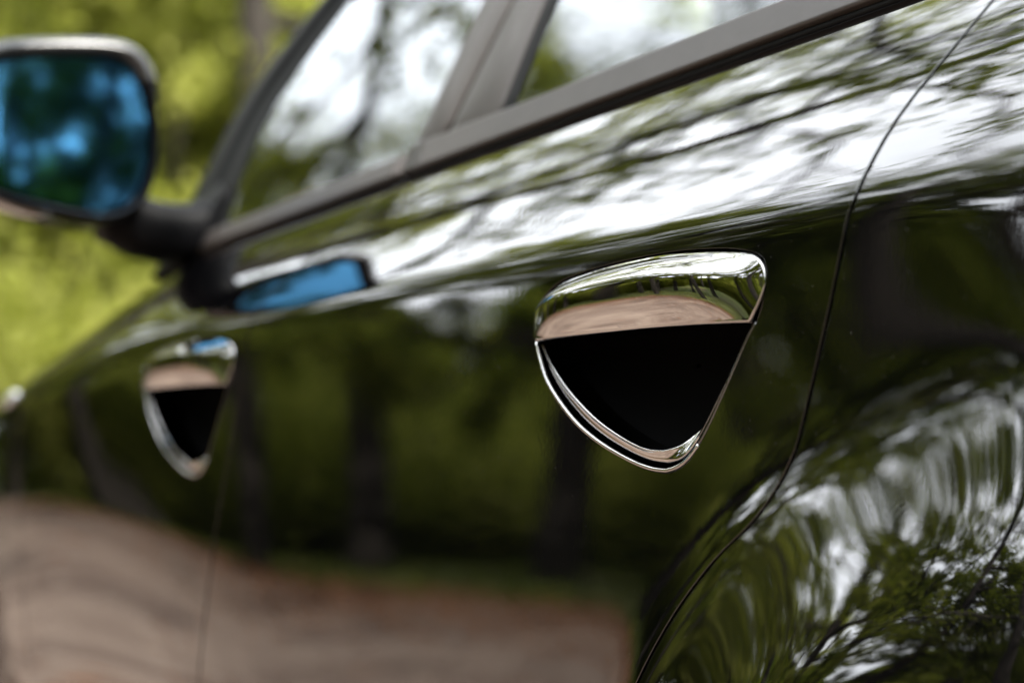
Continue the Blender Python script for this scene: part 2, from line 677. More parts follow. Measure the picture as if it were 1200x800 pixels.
def leaf_quads(nr, c, lsize):
    n = len(c)
    u = nr.normal(0, 1, (n, 3)); u /= np.linalg.norm(u, axis=1, keepdims=True)
    w = nr.normal(0, 1, (n, 3)); w -= u * np.sum(u * w, axis=1, keepdims=True)
    w /= np.linalg.norm(w, axis=1, keepdims=True)
    s = lsize * nr.uniform(0.6, 1.3, (n, 1))
    v = np.stack([c - u * s, c + w * s * 0.55, c + u * s, c - w * s * 0.55], axis=1)
    return v.reshape(-1, 3)

def build_bush(seed, rad, height, leaves, lsize, lmat):
    rng = random.Random(seed); nr = np.random.default_rng(seed)
    bm = bmesh.new()
    pts = []
    for k in range(16):
        a = rng.random() * 6.283
        L = height * rng.uniform(0.6, 1.0)
        tip = Vector((math.cos(a) * rad * rng.uniform(.2, .9), math.sin(a) * rad * rng.uniform(.2, .9), L))
        p0 = Vector((rng.gauss(0, .1), rng.gauss(0, .1), -0.05))
        prev = None
        for i in range(6):
            t = i / 5
            p = p0.lerp(tip, t) + Vector((0, 0, 0.35 * L * t * (1 - t)))
            r = 0.03 * (1 - 0.8 * t)
            ring = [bm.verts.new(p + Vector((math.cos(q * 2.094) * r, math.sin(q * 2.094) * r, 0))) for q in range(3)]
            if prev:
                for q in range(3):
                    bm.faces.new((prev[q], prev[(q + 1) % 3], ring[(q + 1) % 3], ring[q]))
            prev = ring
            if i: pts.append(p)
    sm = bpy.data.meshes.new('stems'); bm.to_mesh(sm); bm.free(); sm.materials.append(BARK)
    P = np.array([tuple(p) for p in pts])
    c = P[nr.integers(0, len(P), leaves)] + nr.normal(0, 1, (leaves, 3)) * np.array([rad * .22, rad * .22, height * .13])
    c[:, 2] = np.abs(c[:, 2])
    return sm, fast_mesh('foliage', leaf_quads(nr, c, lsize), 4, lmat)

TREES = {
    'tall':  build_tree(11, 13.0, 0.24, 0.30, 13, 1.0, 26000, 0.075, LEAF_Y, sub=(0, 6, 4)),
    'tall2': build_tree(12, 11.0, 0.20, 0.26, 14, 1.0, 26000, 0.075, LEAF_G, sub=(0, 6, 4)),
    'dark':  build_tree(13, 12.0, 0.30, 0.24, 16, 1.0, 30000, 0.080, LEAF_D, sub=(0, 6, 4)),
    'young': build_tree(14, 7.0, 0.09, 0.12, 16, 1.0, 24000, 0.065, LEAF_Y, sub=(0, 6, 4)),
    'open':  build_tree(15, 13.5, 0.26, 0.34, 12, 1.3, 9000, 0.060, LEAF_G, levels=3, up=0.35, sub=(0, 7, 6)),
    'arch': build_tree(17, 11.0, 0.25, 0.42, 11, 1.7, 12000, 0.060, LEAF_G, levels=3, up=0.45, sub=(0, 9, 7), reach=1.75),
    'arch2': build_tree(18, 12.0, 0.22, 0.40, 10, 1.7, 14000, 0.055, LEAF_Y, levels=3, up=0.5, sub=(0, 9, 7), reach=1.7),
    'bare': build_tree(19, 12.0, 0.20, 0.36, 13, 1.6, 1800, 0.045, LEAF_Y, levels=3, up=0.5, sub=(0, 10, 8), reach=1.6),
    'open2': build_tree(16, 12.5, 0.22, 0.36, 11, 1.3, 7500, 0.060, LEAF_Y, levels=3, up=0.35, sub=(0, 7, 6)),
}
BUSH = {
    'y': build_bush(21, 2.0, 2.6, 9000, 0.065, LEAF_Y),
    'g': build_bush(22, 2.2, 2.2, 9000, 0.070, LEAF_G),
    'd': build_bush(23, 2.0, 1.9, 9000, 0.070, LEAF_D),
}
def put(kind, x, y, rot, s, label, group, bush=False):
    a, b = (BUSH if bush else TREES)[kind]
    root = empty('woodland_shrub' if bush else 'woodland_tree', (x, y, gh(x, y)))
    root.rotation_euler = (0, 0, rot); root.scale = (s, s, s)
    tag(root, label, 'shrub' if bush else 'tree', group)
    for nm, me in (('stems' if bush else 'trunk', a), ('foliage' if bush else 'crown', b)):
        o = bpy.data.objects.new(nm, me); COL.objects.link(o); o.parent = root
    return root

def pol(r, azd):
    return (CAM.x + r * math.sin(R(azd)), CAM.y + r * math.cos(R(azd)))

rt = random.Random(5)
GA = 'blurred yellow green trees ahead of the car'
# ahead and to the right of the bonnet: what the lens sees directly
for (kind, r, a, s, lab) in [
    ('arch', 16.4, 25.1, 1.1, 'tree with the thick dark trunk just left of the windscreen pillar'),
    ('open', 20.5, 20.2, 0.8, 'leafy tree with a slim dark trunk rising above the door mirror'),
    ('young', 19.0, 17.0, 1.1, 'young yellow green tree behind the left edge of the door mirror'),
    ('young', 18.0, 22.4, 1.1, 'young sunlit yellow green tree between door mirror and windscreen pillar'),
    ('tall', 27.0, 23.5, 1.0, None), ('tall', 26.0, 14.0, 1.1, None), ('young', 23.0, 27.5, 1.2, None), ('tall', 31.0, 21.6, 1.1, None), ('tall', 28.0, 22.9, 1.0, None), ('tall2', 33.0, 24.6, 1.2, None), ('young', 21.0, 21.6, 1.35, None),
    ('tall', 30.0, 28.0, 1.1, None), ('tall2', 24.0, 33.0, 1.0, None), ('tall', 26.0, 38.0, 1.1, None), ('tall', 22.0, 9.0, 1.0, None)]:
    x, y = pol(r, a)
    put(kind, x, y, rt.random() * 6.28, s, lab or 'yellow green woodland tree out of focus beyond the bonnet', None if lab else GA)
for (kind, r, a, s) in [('y', 15.5, 19.5, 1.0), ('y', 16.5, 24.0, 1.0), ('g', 19.0, 28.0, 1.1), ('y', 17.5, 15.0, 1.1), ('g', 20, 21.5, 1.3), ('y', 21, 34, 1.2), ('y', 20, 25.5, 1.4), ('y', 15, 10, 1.1)]:
    x, y = pol(r, a)
    put(kind, x, y, rt.random() * 6.28, s, 'yellow green undergrowth shrub out of focus beyond the bonnet', 'undergrowth ahead of the car', True)
# left of the track: mirrored in the doors
GL = 'trees across the track'
for (kind, r, a, s) in [
    ('dark', 17, -30, 1.0), ('dark', 18, -37, 1.0), ('tall2', 17.5, -43, 1.0), ('dark', 19, -50, 1.0), ('tall2', 17, -57, 1.0), ('dark', 18, -66, 1.0),
    ('tall2', 29, -41, 1.1), ('dark', 29, -54, 1.1), ('tall', 27, -64, 1.1),
    ('dark', 17, -76, 1.0), ('tall2', 18, -88, 1.0), ('dark', 19, -100, 1.0), ('tall2', 20, -112, 1.0),
    ('tall2', 27, 1, 1.0), ('tall', 32, -3, 1.0), ('tall', 34, -21, 1.0), ('tall2', 46, -10, 1.2), ('tall', 50, -14, 1.2)]:
    x, y = pol(r, a)
    put(kind, x, y, rt.random() * 6.28, s, 'shaded woodland tree across the track, mirrored in the doors', GL)
for k in range(26):
    x, y = pol(rt.uniform(25, 31), -14 - k * 3.6)
    put('y' if k % 2 == 0 else 'g', x, y, rt.random() * 6.28, rt.uniform(1.2, 1.7), 'undergrowth shrub on the bank across the track, mirrored in the doors', 'undergrowth across the track', True)
# open crowned trees that reach over the track
for (kind, x, y, s) in [('arch', -9.0, 9.6, 1.0), ('arch', -8.9, 1.8, 0.95), ('arch2', 6.6, 2.2, 1.0), ('arch2', -10.5, -6, 1.0), ('arch', -9.0, 18, 1.15), ('arch2', 1.9, 14.5, 1.0), ('arch', 1.1, 9.6, 1.05), ('bare', 3.6, 4.9, 1.0), ('bare', -9.6, 5.6, 1.0),  ('tall', -7.2, 18.5, 1.12), ('tall2', -5.0, 27, 1.2), ('arch', -6.6, 23, 1.1), ('dark', 1.6, -10, 1.0), ('dark', -1.4, -14, 1.0), ('tall2', 3.8, -12.5, 1.0), ('dark', -4, -19, 1.0)]:
    put(kind, x, y, rt.random() * 6.28, s, 'open crowned tree reaching over the track, mirrored in the shoulder', 'open crowned trees over the track')
for (kind, r, a, s) in [('tall2', 16, -150, 1.0), ('dark', 20, -165, 1.0), ('tall', 18, 178, 1.0), ('tall2', 15, 160, 1.0), ('tall', 17, 120, 1.0), ('tall2', 16, 95, 1.0), ('dark', 17, 70, 1.0), ('tall2', 18, 52, 1.0)]:
    x, y = pol(r, a)
    put(kind, x, y, rt.random() * 6.28, s, 'woodland tree behind or beside the parked car', 'trees behind and beside the car')

# the wood goes on behind those trees as one mass
def far_wood():
    N = 260000
    an = nr0.uniform(0, 2 * math.pi, N)
    r = nr0.uniform(30, 48, N)
    topz = 2.6 * np.exp(-((np.degrees(an) - 30) / 22) ** 2) + 8.5 + 2.2 * np.sin(an * 7 + 1) + 1.6 * np.sin(an * 19 + 2) + 1.2 * np.sin(an * 41) + (r - 30) * .22
    z = topz * nr0.uniform(0, 1, N) ** 0.85
    c = np.stack([CAM.x + r * np.sin(an), CAM.y + r * np.cos(an), z], 1)
    # gather the leaves into clumps with gaps between
    d = np.sin(c[:, 0] * 1.7) + np.sin(c[:, 1] * 1.9 + 1) + np.sin(c[:, 2] * 2.1 + c[:, 0])
    c = c[d > -1.5]
    sun_toned = (np.degrees(np.arctan2(c[:, 0] - CAM.x, c[:, 1] - CAM.y)) % 360) < 62  # sunlit and shaded sides of the wood are put into the leaf colour
    for k, m, lab in ((~sun_toned, LEAF_D, 'dense far wood around the track, shade put into its dark leaf colour'), (sun_toned, LEAF_Y, 'dense yellow green wood far ahead of the bonnet, leaf colour brightened for sun')):
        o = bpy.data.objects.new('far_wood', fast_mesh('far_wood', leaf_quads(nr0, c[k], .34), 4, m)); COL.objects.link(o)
        tag(o, lab, 'wood', kind='stuff')
nr0 = np.random.default_rng(31)
far_wood()

# grass in the verges, stones and fallen leaves on the track
nr = np.random.default_rng(9)
poly_t = le + re_
def in_track(P):
    return np.array([in_poly(p[0], p[1], poly_t) for p in P])
P = np.stack([nr.uniform(-32, 16, 60000), nr.uniform(-6, 34, 60000)], axis=1)
P = P[~in_track(P)]
n = len(P)
a = nr.uniform(0, 6.283, n); h = nr.uniform(0.06, 0.20, n); w = nr.uniform(.012, .03, n)
gz0 = np.array([gh(p[0], p[1]) for p in P])
bx, by = np.cos(a) * w, np.sin(a) * w
lx, ly = nr.normal(0, .05, n), nr.normal(0, .05, n)
V = np.stack([np.stack([P[:, 0] - bx, P[:, 1] - by, gz0], 1), np.stack([P[:, 0] + bx, P[:, 1] + by, gz0], 1),
              np.stack([P[:, 0] + lx, P[:, 1] + ly, gz0 + h], 1)], axis=1).reshape(-1, 3)
o = bpy.data.objects.new('grass', fast_mesh('grass', V, 3, GRASSM)); COL.objects.link(o)
tag(o, 'short rough grass on the woodland verge', 'grass', kind='stuff')

def pebbles():
    N = 7000
    r = np.abs(nr.normal(0, 4.2, N)) + .3
    an = nr.uniform(0, 6.283, N)
    x = -1.2 + r * np.cos(an); y = 2.0 + 1.4 * r * np.sin(an)
    k = in_track(np.stack([x, y], 1)); x, y = x[k], y[k]
    n = len(x)
    s = nr.uniform(.008, .026, n)
    base = np.array([(1, 0, 0), (0, 1, 0), (-1, 0, 0), (0, -1, 0), (0, 0, .7)])
    tri = [(0, 1, 4), (1, 2, 4), (2, 3, 4), (3, 0, 4)]
    pts = base[None] * (s[:, None, None] * nr.uniform(.6, 1.3, (n, 5, 1))) + np.stack([x, y, np.full(n, .003)], 1)[:, None]
    V = np.concatenate([pts[:, list(t)] for t in tri], axis=1).reshape(-1, 3)
    o = bpy.data.objects.new('track_gravel', fast_mesh('track_gravel', V, 3, STONE)); COL.objects.link(o)
    tag(o, 'loose pale stones scattered on the brown track', 'gravel', kind='stuff')
pebbles()
P = np.stack([nr.uniform(-14, 6, 26000), nr.uniform(-5, 22, 26000)], axis=1)
dens = np.sin(P[:, 0] * .8 + 1.1 * np.sin(P[:, 1] * .4)) + nr.normal(0, .7, len(P)) + np.where(in_track(P), 0.15, 1.0)
P = P[dens > 0.5]
P = P[P[:, 0] > -13.0]
ey = nr.uniform(-4, 24, 16000)
lx_ = np.interp(ey, [p[1] for p in le], [p[0] for p in le]) + np.abs(nr.normal(0, 1.5, len(ey))) - .8
P = np.concatenate([P, np.stack([lx_, ey], 1)])
c = np.stack([P[:, 0], P[:, 1], nr.uniform(.012, .03, len(P))], 1)
q = leaf_quads(nr, c, .045); q[:, 2] = np.clip(.012 + (q[:, 2] - .02) * .3, .006, .05)
o = bpy.data.objects.new('leaf_litter', fast_mesh('leaf_litter', q, 4, LITTER)); COL.objects.link(o)
tag(o, 'reddish brown fallen leaves along the track edge', 'leaf litter', kind='stuff')

# ------------------------------------------------------------------ the car
car = empty('parked_car', (CXM, 1.9, 0))
tag(car, 'glossy black car parked on the track with chrome door handles', 'car')
CARLOC = Vector((CXM, 1.9, 0))
INV = Matrix.Translation(-CARLOC)
def own(o):                       # parts are modelled in place, then hung on the car
    o.parent = car
    o.matrix_parent_inverse = INV
    return o
def sub(o, part):
    o.parent = part
    return o

PAD = [(1.3266, 0.9831), (1.328, 1.0021), (1.3244, 1.0148), (1.3099, 1.0248), (1.2828, 1.0334), (1.2379, 1.0388), (1.1874, 1.0412), (1.1394, 1.0415), (1.0936, 1.0385), (1.0586, 1.0352), (1.0333, 1.0311), (1.0187, 1.025), (1.0122, 1.0152), (1.0125, 1.0028), (1.0172, 0.9896), (1.0248, 0.9765)]
HTOP = [(1.3312, 0.9827), (1.333, 1.0026), (1.3290, 1.0176), (1.3167, 1.0279), (1.292, 1.0373), (1.2444, 1.0429), (1.1881, 1.0453), (1.1221, 1.0447), (1.0604, 1.0395), (1.0288, 1.0330), (1.0150, 1.0263), (1.0101, 1.0156), (1.0105, 1.0021), (1.0152, 0.988), (1.0200, 0.9756)]
HOUT = [(1.3310, 0.9824), (1.3267, 0.9694), (1.3124, 0.9444), (1.2857, 0.9192), (1.2547, 0.8978), (1.2174, 0.88), (1.1769, 0.8658), (1.148, 0.8587), (1.127, 0.8565), (1.1114, 0.86), (1.0962, 0.8689), (1.0776, 0.8895), (1.0537, 0.9261), (1.0304, 0.9632), (1.0200, 0.9756)]
HIN = [(1.3206, 0.9785), (1.3052, 0.96), (1.2759, 0.9345), (1.2345, 0.9079), (1.1929, 0.889), (1.1585, 0.8781), (1.1326, 0.8758), (1.1191, 0.8792), (1.1083, 0.8889), (1.071, 0.9326), (1.0328, 0.9722)]

def sh(pts, dy, dz, k=1.0):
    return [(1.165 + (a - 1.165) * k + dy, b + dz) for a, b in pts]

def hole_poly(dy, dz, k=1.0):
    return catmull(sh(HTOP, dy, dz, k), 3)[:-1] + catmull(sh(HOUT, dy, dz, k)[::-1], 3)[:-1]

def arc_resample(pts, n):
    d = [0]
    for a, b in zip(pts, pts[1:]):
        d.append(d[-1] + math.dist(a, b))
    out = []
    j = 0
    for k in range(n):
        t = d[-1] * k / (n - 1)
        while j < len(pts) - 2 and d[j + 1] < t: j += 1
        f = (t - d[j]) / max(1e-9, d[j + 1] - d[j])
        out.append(tuple(p + (q - p) * f for p, q in zip(pts[j], pts[j + 1])))
    return out

def build_handle(door, dy, dz, kk=1.0):
    # chrome grip: a convex shell, facing up at its top edge and slightly down at its lower edge
    top = arc_resample(catmull(sh(PAD, dy, dz, kk), 6), 120)
    L, Rr = top[0], top[-1]
    ymax = max(p[0] for p in top) + 1e-6; ymin = min(p[0] for p in top) - 1e-6
    upper = sorted([p for p in top])
    def ztop(y):
        hi = None
        for a, b in zip(top, top[1:]):
            if (a[0] - y) * (b[0] - y) <= 0 and a[0] != b[0]:
                z = a[1] + (b[1] - a[1]) * (y - a[0]) / (b[0] - a[0])
                hi = z if hi is None else max(hi, z)
        return hi if hi is not None else L[1]
    def zbot(y):
        return L[1] + (Rr[1] - L[1]) * (y - L[0]) / (Rr[0] - L[0])
    NV = 64
    G = [0.0] * (NV + 1)
    for k in range(NV - 1, -1, -1):
        v = (k + .5) / NV
        G[k] = G[k + 1] + math.tan(R(-25 + 20 * v / .63 + 36 * sstep(.58, .75, v) + 26 * max(0, v - .68) / .32)) / NV
    yc = (ymax + ymin) / 2; hl = (ymax - ymin) / 2
    tab = [(ymin + (ymax - ymin) * k / 200) for k in range(201)]
    H = [max(0.012, ztop(max(y, 1.165 + (1.040 - 1.165) * kk + dy)) - zbot(y)) for y in tab]
    for _ in range(6):
        H = [H[0]] + [(H[k - 1] + 2 * H[k] + H[k + 1]) / 4 for k in range(1, 200)] + [H[-1]]
    def hgt(y):
        f = min(199.999, max(0, (y - ymin) / (ymax - ymin) * 200)); k = int(f)
        return H[k] + (H[k + 1] - H[k]) * (f - k)
    def out(y, z):
        h = hgt(y)
        v = min(1, max(0, (z - zbot(y)) / h))
        k = min(NV - 1, int(v * NV)); gg = G[k] + (G[k + 1] - G[k]) * (v * NV - k)
        e = 1 - 0.55 * max(0, (y - yc) / hl) ** 5
        w = min(1.0, max(0, (yc - y) / hl))
        return (0.0030 + h * gg * e) * (1 - 0.96 * w ** 3) - 0.0002
    def pos(y, z): return S(y, z, out(y, z))
    def nor(y, z):
        e = 0.0016
        a = pos(y + e, z) - pos(y - e, z); b = pos(y, z + e) - pos(y, z - e)
        n = b.cross(a)
        return (n if n.x < 0 else -n).normalized()
    outline = resample(top, 0.0045)
    if area2(outline) < 0: outline = outline[::-1]
    rim = 0.0022
    main = inset(outline, rim - 0.0018)
    pts = list(main); nb = len(pts); bnd = np.array(pts)
    y = ymin
    while y < ymax:
        z = L[1] - .01
        while z < 1.06 + dz:
            if in_poly(y, z, main) and np.min((bnd[:, 0] - y) ** 2 + (bnd[:, 1] - z) ** 2) > .0013 ** 2:
                pts.append((y, z))
            z += 0.0028
        y += 0.0045
    vv, _, ff, ov, _, _ = delaunay_2d_cdt([Vector(p) for p in pts], [(i, (i + 1) % nb) for i in range(nb)], [], 0, 1e-7)
    verts = [pos(p[0], p[1]) for p in vv]; norms = [nor(p[0], p[1]) for p in vv]
    faces = [tuple(f) for f in ff if in_poly(sum(vv[i][0] for i in f) / 3, sum(vv[i][1] for i in f) / 3, main)]
    where = {}
    for oi, l in enumerate(ov):
        for ii in l: where[ii] = oi
    prev = [where[i] for i in range(nb)]
    for ang in (30, 60, 90, 91):
        off = rim * (1 - math.sin(R(min(ang, 90)))) - 0.0018; dp = rim * (1 - math.cos(R(min(ang, 90)))) + (0.022 if ang > 90 else 0)
        ring = inset(outline, off); idx = []
        for i in range(nb):
            yy, zz = ring[i]; a, b = outline[i - 1], outline[(i + 1) % nb]
            l = math.dist(a, b); o2 = Vector((0, (b[1] - a[1]) / l, -(b[0] - a[0]) / l))
            ns = nor(*main[i]); o2 = (o2 - ns * o2.dot(ns)).normalized(); A = R(min(ang, 90))
            my, mz = main[i]
            p = S(yy, zz, out(my, mz) - dp)
            verts.append(p); norms.append((ns * math.cos(A) + o2 * math.sin(A)).normalized()); idx.append(len(verts) - 1)
        for i in range(nb):
            k = (i + 1) % nb
            faces.append((prev[i], prev[k], idx[k], idx[i]))
        prev = idx
    # flat back
    fixed = []
    for f in faces:
        a, b, c = verts[f[0]], verts[f[1]], verts[f[2]]
        fixed.append(f if (b - a).cross(c - a).dot(norms[f[0]] + norms[f[1]] + norms[f[2]]) >= 0 else f[::-1])
    sub(mesh_obj('door_handle', verts, fixed, CHROME, None, True, norms), door)
    # dark bowl behind the grip
    hp = hole_poly(dy, dz, kk)
    if area2(hp) < 0: hp = hp[::-1]
    hp = resample(hp, .006)
    cy, cz = 1.165 + dy, 0.955 + dz
    rows = []
    for sc_, dp in ((1.0, .010), (1.0, .022), (.96, .040), (.86, .052), (.6, .060), (.3, .062), (.02, .062)):
        rows.append([S(cy + (a - cy) * sc_, cz + (b - cz) * sc_, -dp) for a, b in hp])
    sub(grid_obj('handle_recess', rows, CAVITY, None, False, True), door)
    # thin outer chrome bead, then the chrome lip inside it
    ho = sh(HOUT, dy, dz, kk); hi = sh(HIN, dy, dz, kk)
    co = arc_resample(catmull(ho[:9], 6), 50) + arc_resample(catmull(ho[8:], 6), 40)[1:]
    ci = arc_resample(catmull(hi[:7], 6), 50) + arc_resample(catmull(hi[6:], 6), 40)[1:]
    bead = [tuple(a + (b - a) * 0.10 for a, b in zip(p, q)) for p, q in zip(co, ci)]
    right = [sstep(48, 62, i) for i in range(len(co))]      # 1 on the rear leg, where the lip turns in deeply
    bp_ = [S(y, z, 0.0004 - .0021 * right[i]) for i, (y, z) in enumerate(bead)]
    sub(sweep('handle_trim', bp_[:61], ssec(.0019, .0019, 12, 2), CHROME, None, nrm=lambda i: fn(*bead[i])), door)
    sub(sweep('dark_trim_end', bp_[60:], ssec(.0019, .0019, 12, 2), PAINT, None, nrm=lambda i: fn(*bead[60 + i])), door)  # rear end of the bead, painted black to stand for its dark reflection
    P = []
    for p, q, rg in zip(co, ci, right):
        row = []
        for f, o_ in ((.40, -.014), (.40, -.006), (.43, -.0035), (.50, -.0026), (.62, -.0024), (.78, -.0020), (.88, -.0006), (.94, .0004), (.98, .0002), (1.01, -.0014), (1.03, -.005), (1.06, -.012), (1.10, -.03)):
            row.append(S(p[0] + (q[0] - p[0]) * f, p[1] + (q[1] - p[1]) * f, o_ - rg * .017 * max(0, f - .4) / .6))
        P.append(row)
    nl = 60
    sub(grid_obj('handle_bezel', P[:nl + 1], CHROME, None, True), door)
    sub(grid_obj('recess_lip', P[nl:], PAINT, None, True), door)

# panel outlines (y, z)
gap3 = [(0.846, 1.262), (0.872, 1.19), (0.902, 1.123), (0.914, 1.066), (0.921, 1.043), (0.935, 0.988), (0.958, 0.909), (0.973, 0.864), (1.006, 0.822), (1.062, 0.783), (1.122, 0.728), (1.178, 0.655), (1.222, 0.565), (1.25, 0.45), (1.258, 0.37), (1.26, 0.30)]
gap2 = [(1.795, 1.240), (1.86, 1.185), (1.93, 1.115), (1.972, 1.068), (1.985, 1.035), (1.993, 0.98), (2.010, 0.93), (2.045, 0.82), (2.080, 0.72), (2.117, 0.59), (2.140, 0.45), (2.148, 0.30)]
gap1 = [(2.60, 1.21), (2.86, 1.075), (2.90, 1.0), (2.93, 0.9), (2.955, 0.75), (2.97, 0.6), (2.975, 0.45), (2.975, 0.30)]
G2 = 0.0021                          # half of a gap
def off(path, d): return [(y + d, z) for y, z in path]
def top(y0, y1, n=14): return [(y0 + (y1 - y0) * k / n, zb(y0 + (y1 - y0) * k / n) - 0.002) for k in range(n + 1)]
def clipz(path): return [(y, min(z, zb(y) - 0.002)) for y, z in path]
c1, c2, c3 = (catmull(q, 4) for q in (gap1, gap2, gap3))

rd = clipz(off(c2, -G2)); rd0 = clipz(off(c3, G2))
rear_door_outline = rd[::-1] + top(rd[0][0], rd0[0][0])[1:-1] + rd0
rear_door = own(panel('rear_door', rear_door_outline, [hole_poly(0, 0)], PAINT, None, gstep=.012))
fd = clipz(off(c1, -G2)); fd0 = clipz(off(c2, G2))
HDY, HDZ = 1.003, 0.004
front_door_outline = fd[::-1] + top(fd[0][0], fd0[0][0])[1:-1] + fd0
front_door = own(panel('front_door', front_door_outline, [hole_poly(HDY, HDZ, .93)], PAINT, None, gstep=.014))
def arch(c, a0, a1, r=0.362, n=26):
    return [(c[0] + r * math.cos(R(a0 + (a1 - a0) * k / n)), c[1] + r * math.sin(R(a0 + (a1 - a0) * k / n))) for k in range(n + 1)]
q0 = clipz(off(c3, -G2))
quarter = top(-0.22, q0[0][0], 18)[:-1] + q0 + [(1.08, 0.30)] + arch(WR, -4, 184) + [(0.35, 0.30), (-0.22, 0.30)]
quarter_panel = own(panel('rear_quarter_panel', quarter, [], PAINT, None, gstep=.011))
f0 = clipz(off(c1, G2))
fender = f0 + [(3.237, 0.30)] + arch(WF, 184, -4) + [(3.964, 0.30), (4.12, 0.32)] + top(4.12, f0[0][0], 26)[:-1]
front_fender = own(panel('front_fender', fender, [], PAINT, None, gstep=.016))
build_handle(rear_door, 0, 0)
build_handle(front_door, HDY, HDZ, .93)

# rocker panel under the doors
own(grid_obj('sill_panel', [[S(y, z, -.003) - Vector((0, 0, 0)) for z in (.297, .27, .24, .21, .19)] for y in np.linspace(1.09, 3.23, 24)], PLASTIC, None))

# glasshouse: side glass leans inwards
def gx(y, z, out=0.0):
    u = z - zb(y)
    n = Vector((-0.94, 0, 0.342))
    return Vector((0.150 + u * 0.364 + 0.10 * u * u, y, z)) + n * out
GN = Vector((-0.94, 0, 0.342))
def edge_lerp(p, q, n): return [(p[0] + (q[0] - p[0]) * k / n, p[1] + (q[1] - p[1]) * k / n) for k in range(n + 1)]
def pane(name, rear, front, part, n=18, m=14):
    """rear, front: polylines bottom to top of (y, height above the belt)"""
    A = arc_resample(rear, m + 1); B = arc_resample(front, m + 1)
    P = []
    for i in range(n + 1):
        f = i / n
        row = []
        for j in range(m + 1):
            y = A[j][0] + (B[j][0] - A[j][0]) * f; u = A[j][1] + (B[j][1] - A[j][1]) * f
            row.append(gx(y, zb(min(y, 2.41)) - 0.03 * max(0, y - 2.41) + u))
        P.append(row)
    # y outermost index would face inwards: flip, and give the pane its thickness
    nv = m + 1
    verts = [p for r in P for p in r]
    k = len(verts)
    verts += [p - GN * 0.004 for p in verts[:k]]
    fs = []
    for i in range(n):
        for j in range(m):
            a, b, c, d = i * nv + j, i * nv + j + 1, (i + 1) * nv + j + 1, (i + 1) * nv + j
            fs.append((a, b, c, d))
    return sub(mesh_obj(name, verts[:k], fs, GLASS, None), part)
def gz(y): return zb(min(y, 2.41)) - 0.03 * max(0, y - 2.41)
pane('window_pane', [(1.71, .0), (1.68, .2), (1.66, .40)], [(2.50, .0), (2.49, .16), (2.43, .26), (2.30, .37), (2.22, .40)], front_door)
pane('window_pane', [(0.70, .0), (0.74, .2), (0.90, .40)], [(1.66, .0), (1.63, .2), (1.61, .40)], rear_door)

def plate(name, poly, out, thick, mat, part, r=.003):
    """a rounded-edge plate on the side glass plane; poly: (y, height above belt)"""
    if area2(poly) < 0: poly = poly[::-1]
    pl = resample(poly, .02)
    rows = []
    for ins, o_ in ((0.0, out - thick), (0.0, out - r), (.3 * r, out - .3 * r), (r, out)):
        rows.append([gx(a, gz(a) + b, o_) for a, b in inset(pl, ins)])
    n = len(pl)
    bm = bmesh.new()
    vs = [[bm.verts.new(p) for p in row] for row in rows]
    for i in range(3):
        for j in range(n):
            bm.faces.new((vs[i][j], vs[i][(j + 1) % n], vs[i + 1][(j + 1) % n], vs[i + 1][j]))
    # centre cap as fan-free triangulation
    cap = bm.faces.new(vs[3])
    bmesh.ops.triangulate(bm, faces=[cap])
    return sub(bm_obj(name, bm, mat, None, True), part)

plate('pillar_cover', [(1.825, .024), (1.752, .044), (1.700, .20), (1.672, .40), (1.735, .40), (1.778, .226)], .004, .012, MOULD, front_door)
plate('pillar_cover', [(1.745, .036), (1.630, .036), (1.612, .18), (1.590, .40), (1.666, .40), (1.693, .20)], .003, .012, MOULD, rear_door)
plate('window_seal', [(1.634, .034), (1.603, .034), (1.581, .18), (1.556, .40), (1.594, .40), (1.616, .18)], .0012, .008, RUBBER, rear_door)

def belt(name, y0, y1, h, part, n=30):
    ys = np.linspace(y0, y1, n)
    path = [gx(y, gz(y) + h / 2 - .002, .004) for y in ys]
    r, w = .0035, .007
    s = []
    for cx_, cy_, a0 in ((h / 2 - r, w - r, 0), (-h / 2 + r, w - r, 90), (-h / 2 + r, -w + r, 180), (h / 2 - r, -w + r, 270)):
        if a0 == 90: s.append((-h / 2 + r + .0008, w))
        for q in range(5):
            s.append((cx_ + r * math.cos(R(a0 + 22.5 * q)), cy_ + r * math.sin(R(a0 + 22.5 * q))))
        if a0 == 0: s.append((h / 2 - r - .0008, w))
    return sub(sweep(name, path, s, MOULD, None, up=GN), part)
belt('belt_moulding', 0.55, 1.815, .039, rear_door)
belt('belt_moulding', 1.821, 2.45, .029, front_door, 20)
# dark line below the mouldings
for y0, y1, part in ((0.55, 1.80, rear_door), (1.81, 2.5, front_door)):
    ys = np.linspace(y0, y1, 26)
    sub(sweep('belt_seal', [gx(y, gz(y) - .003, .0005) for y in ys], ssec(.004, .004, 10, 2.5), RUBBER, None, up=GN), part)

# windscreen pillar
ap_out = [(2.69, .03), (2.630, .117), (2.570, .254), (2.482, .329), (2.392, .392), (2.30, .43)]
ap_in = [(2.375, .02), (2.392, .055), (2.400, .157), (2.362, .248), (2.238, .371), (2.14, .42)]
ao = arc_resample(catmull(ap_out, 6), 24); ai = arc_resample(catmull(ap_in, 6), 24)
P = []
for p, q in zip(ao, ai):
    row = []
    for f, o_ in ((-.05, -.03), (0, -.006), (.04, .001), (.14, .007), (.32, .010), (.52, .010), (.60, .006), (.64, .003), (.8, .003), (.96, .002), (1.0, -.001), (1.0, -.012)):
        y = p[0] + (q[0] - p[0]) * f; u = p[1] + (q[1] - p[1]) * f
        row.append(gx(y, gz(y) + u, o_))
    P.append(row)
own(grid_obj('windscreen_pillar', P, PLASTIC, None, False))
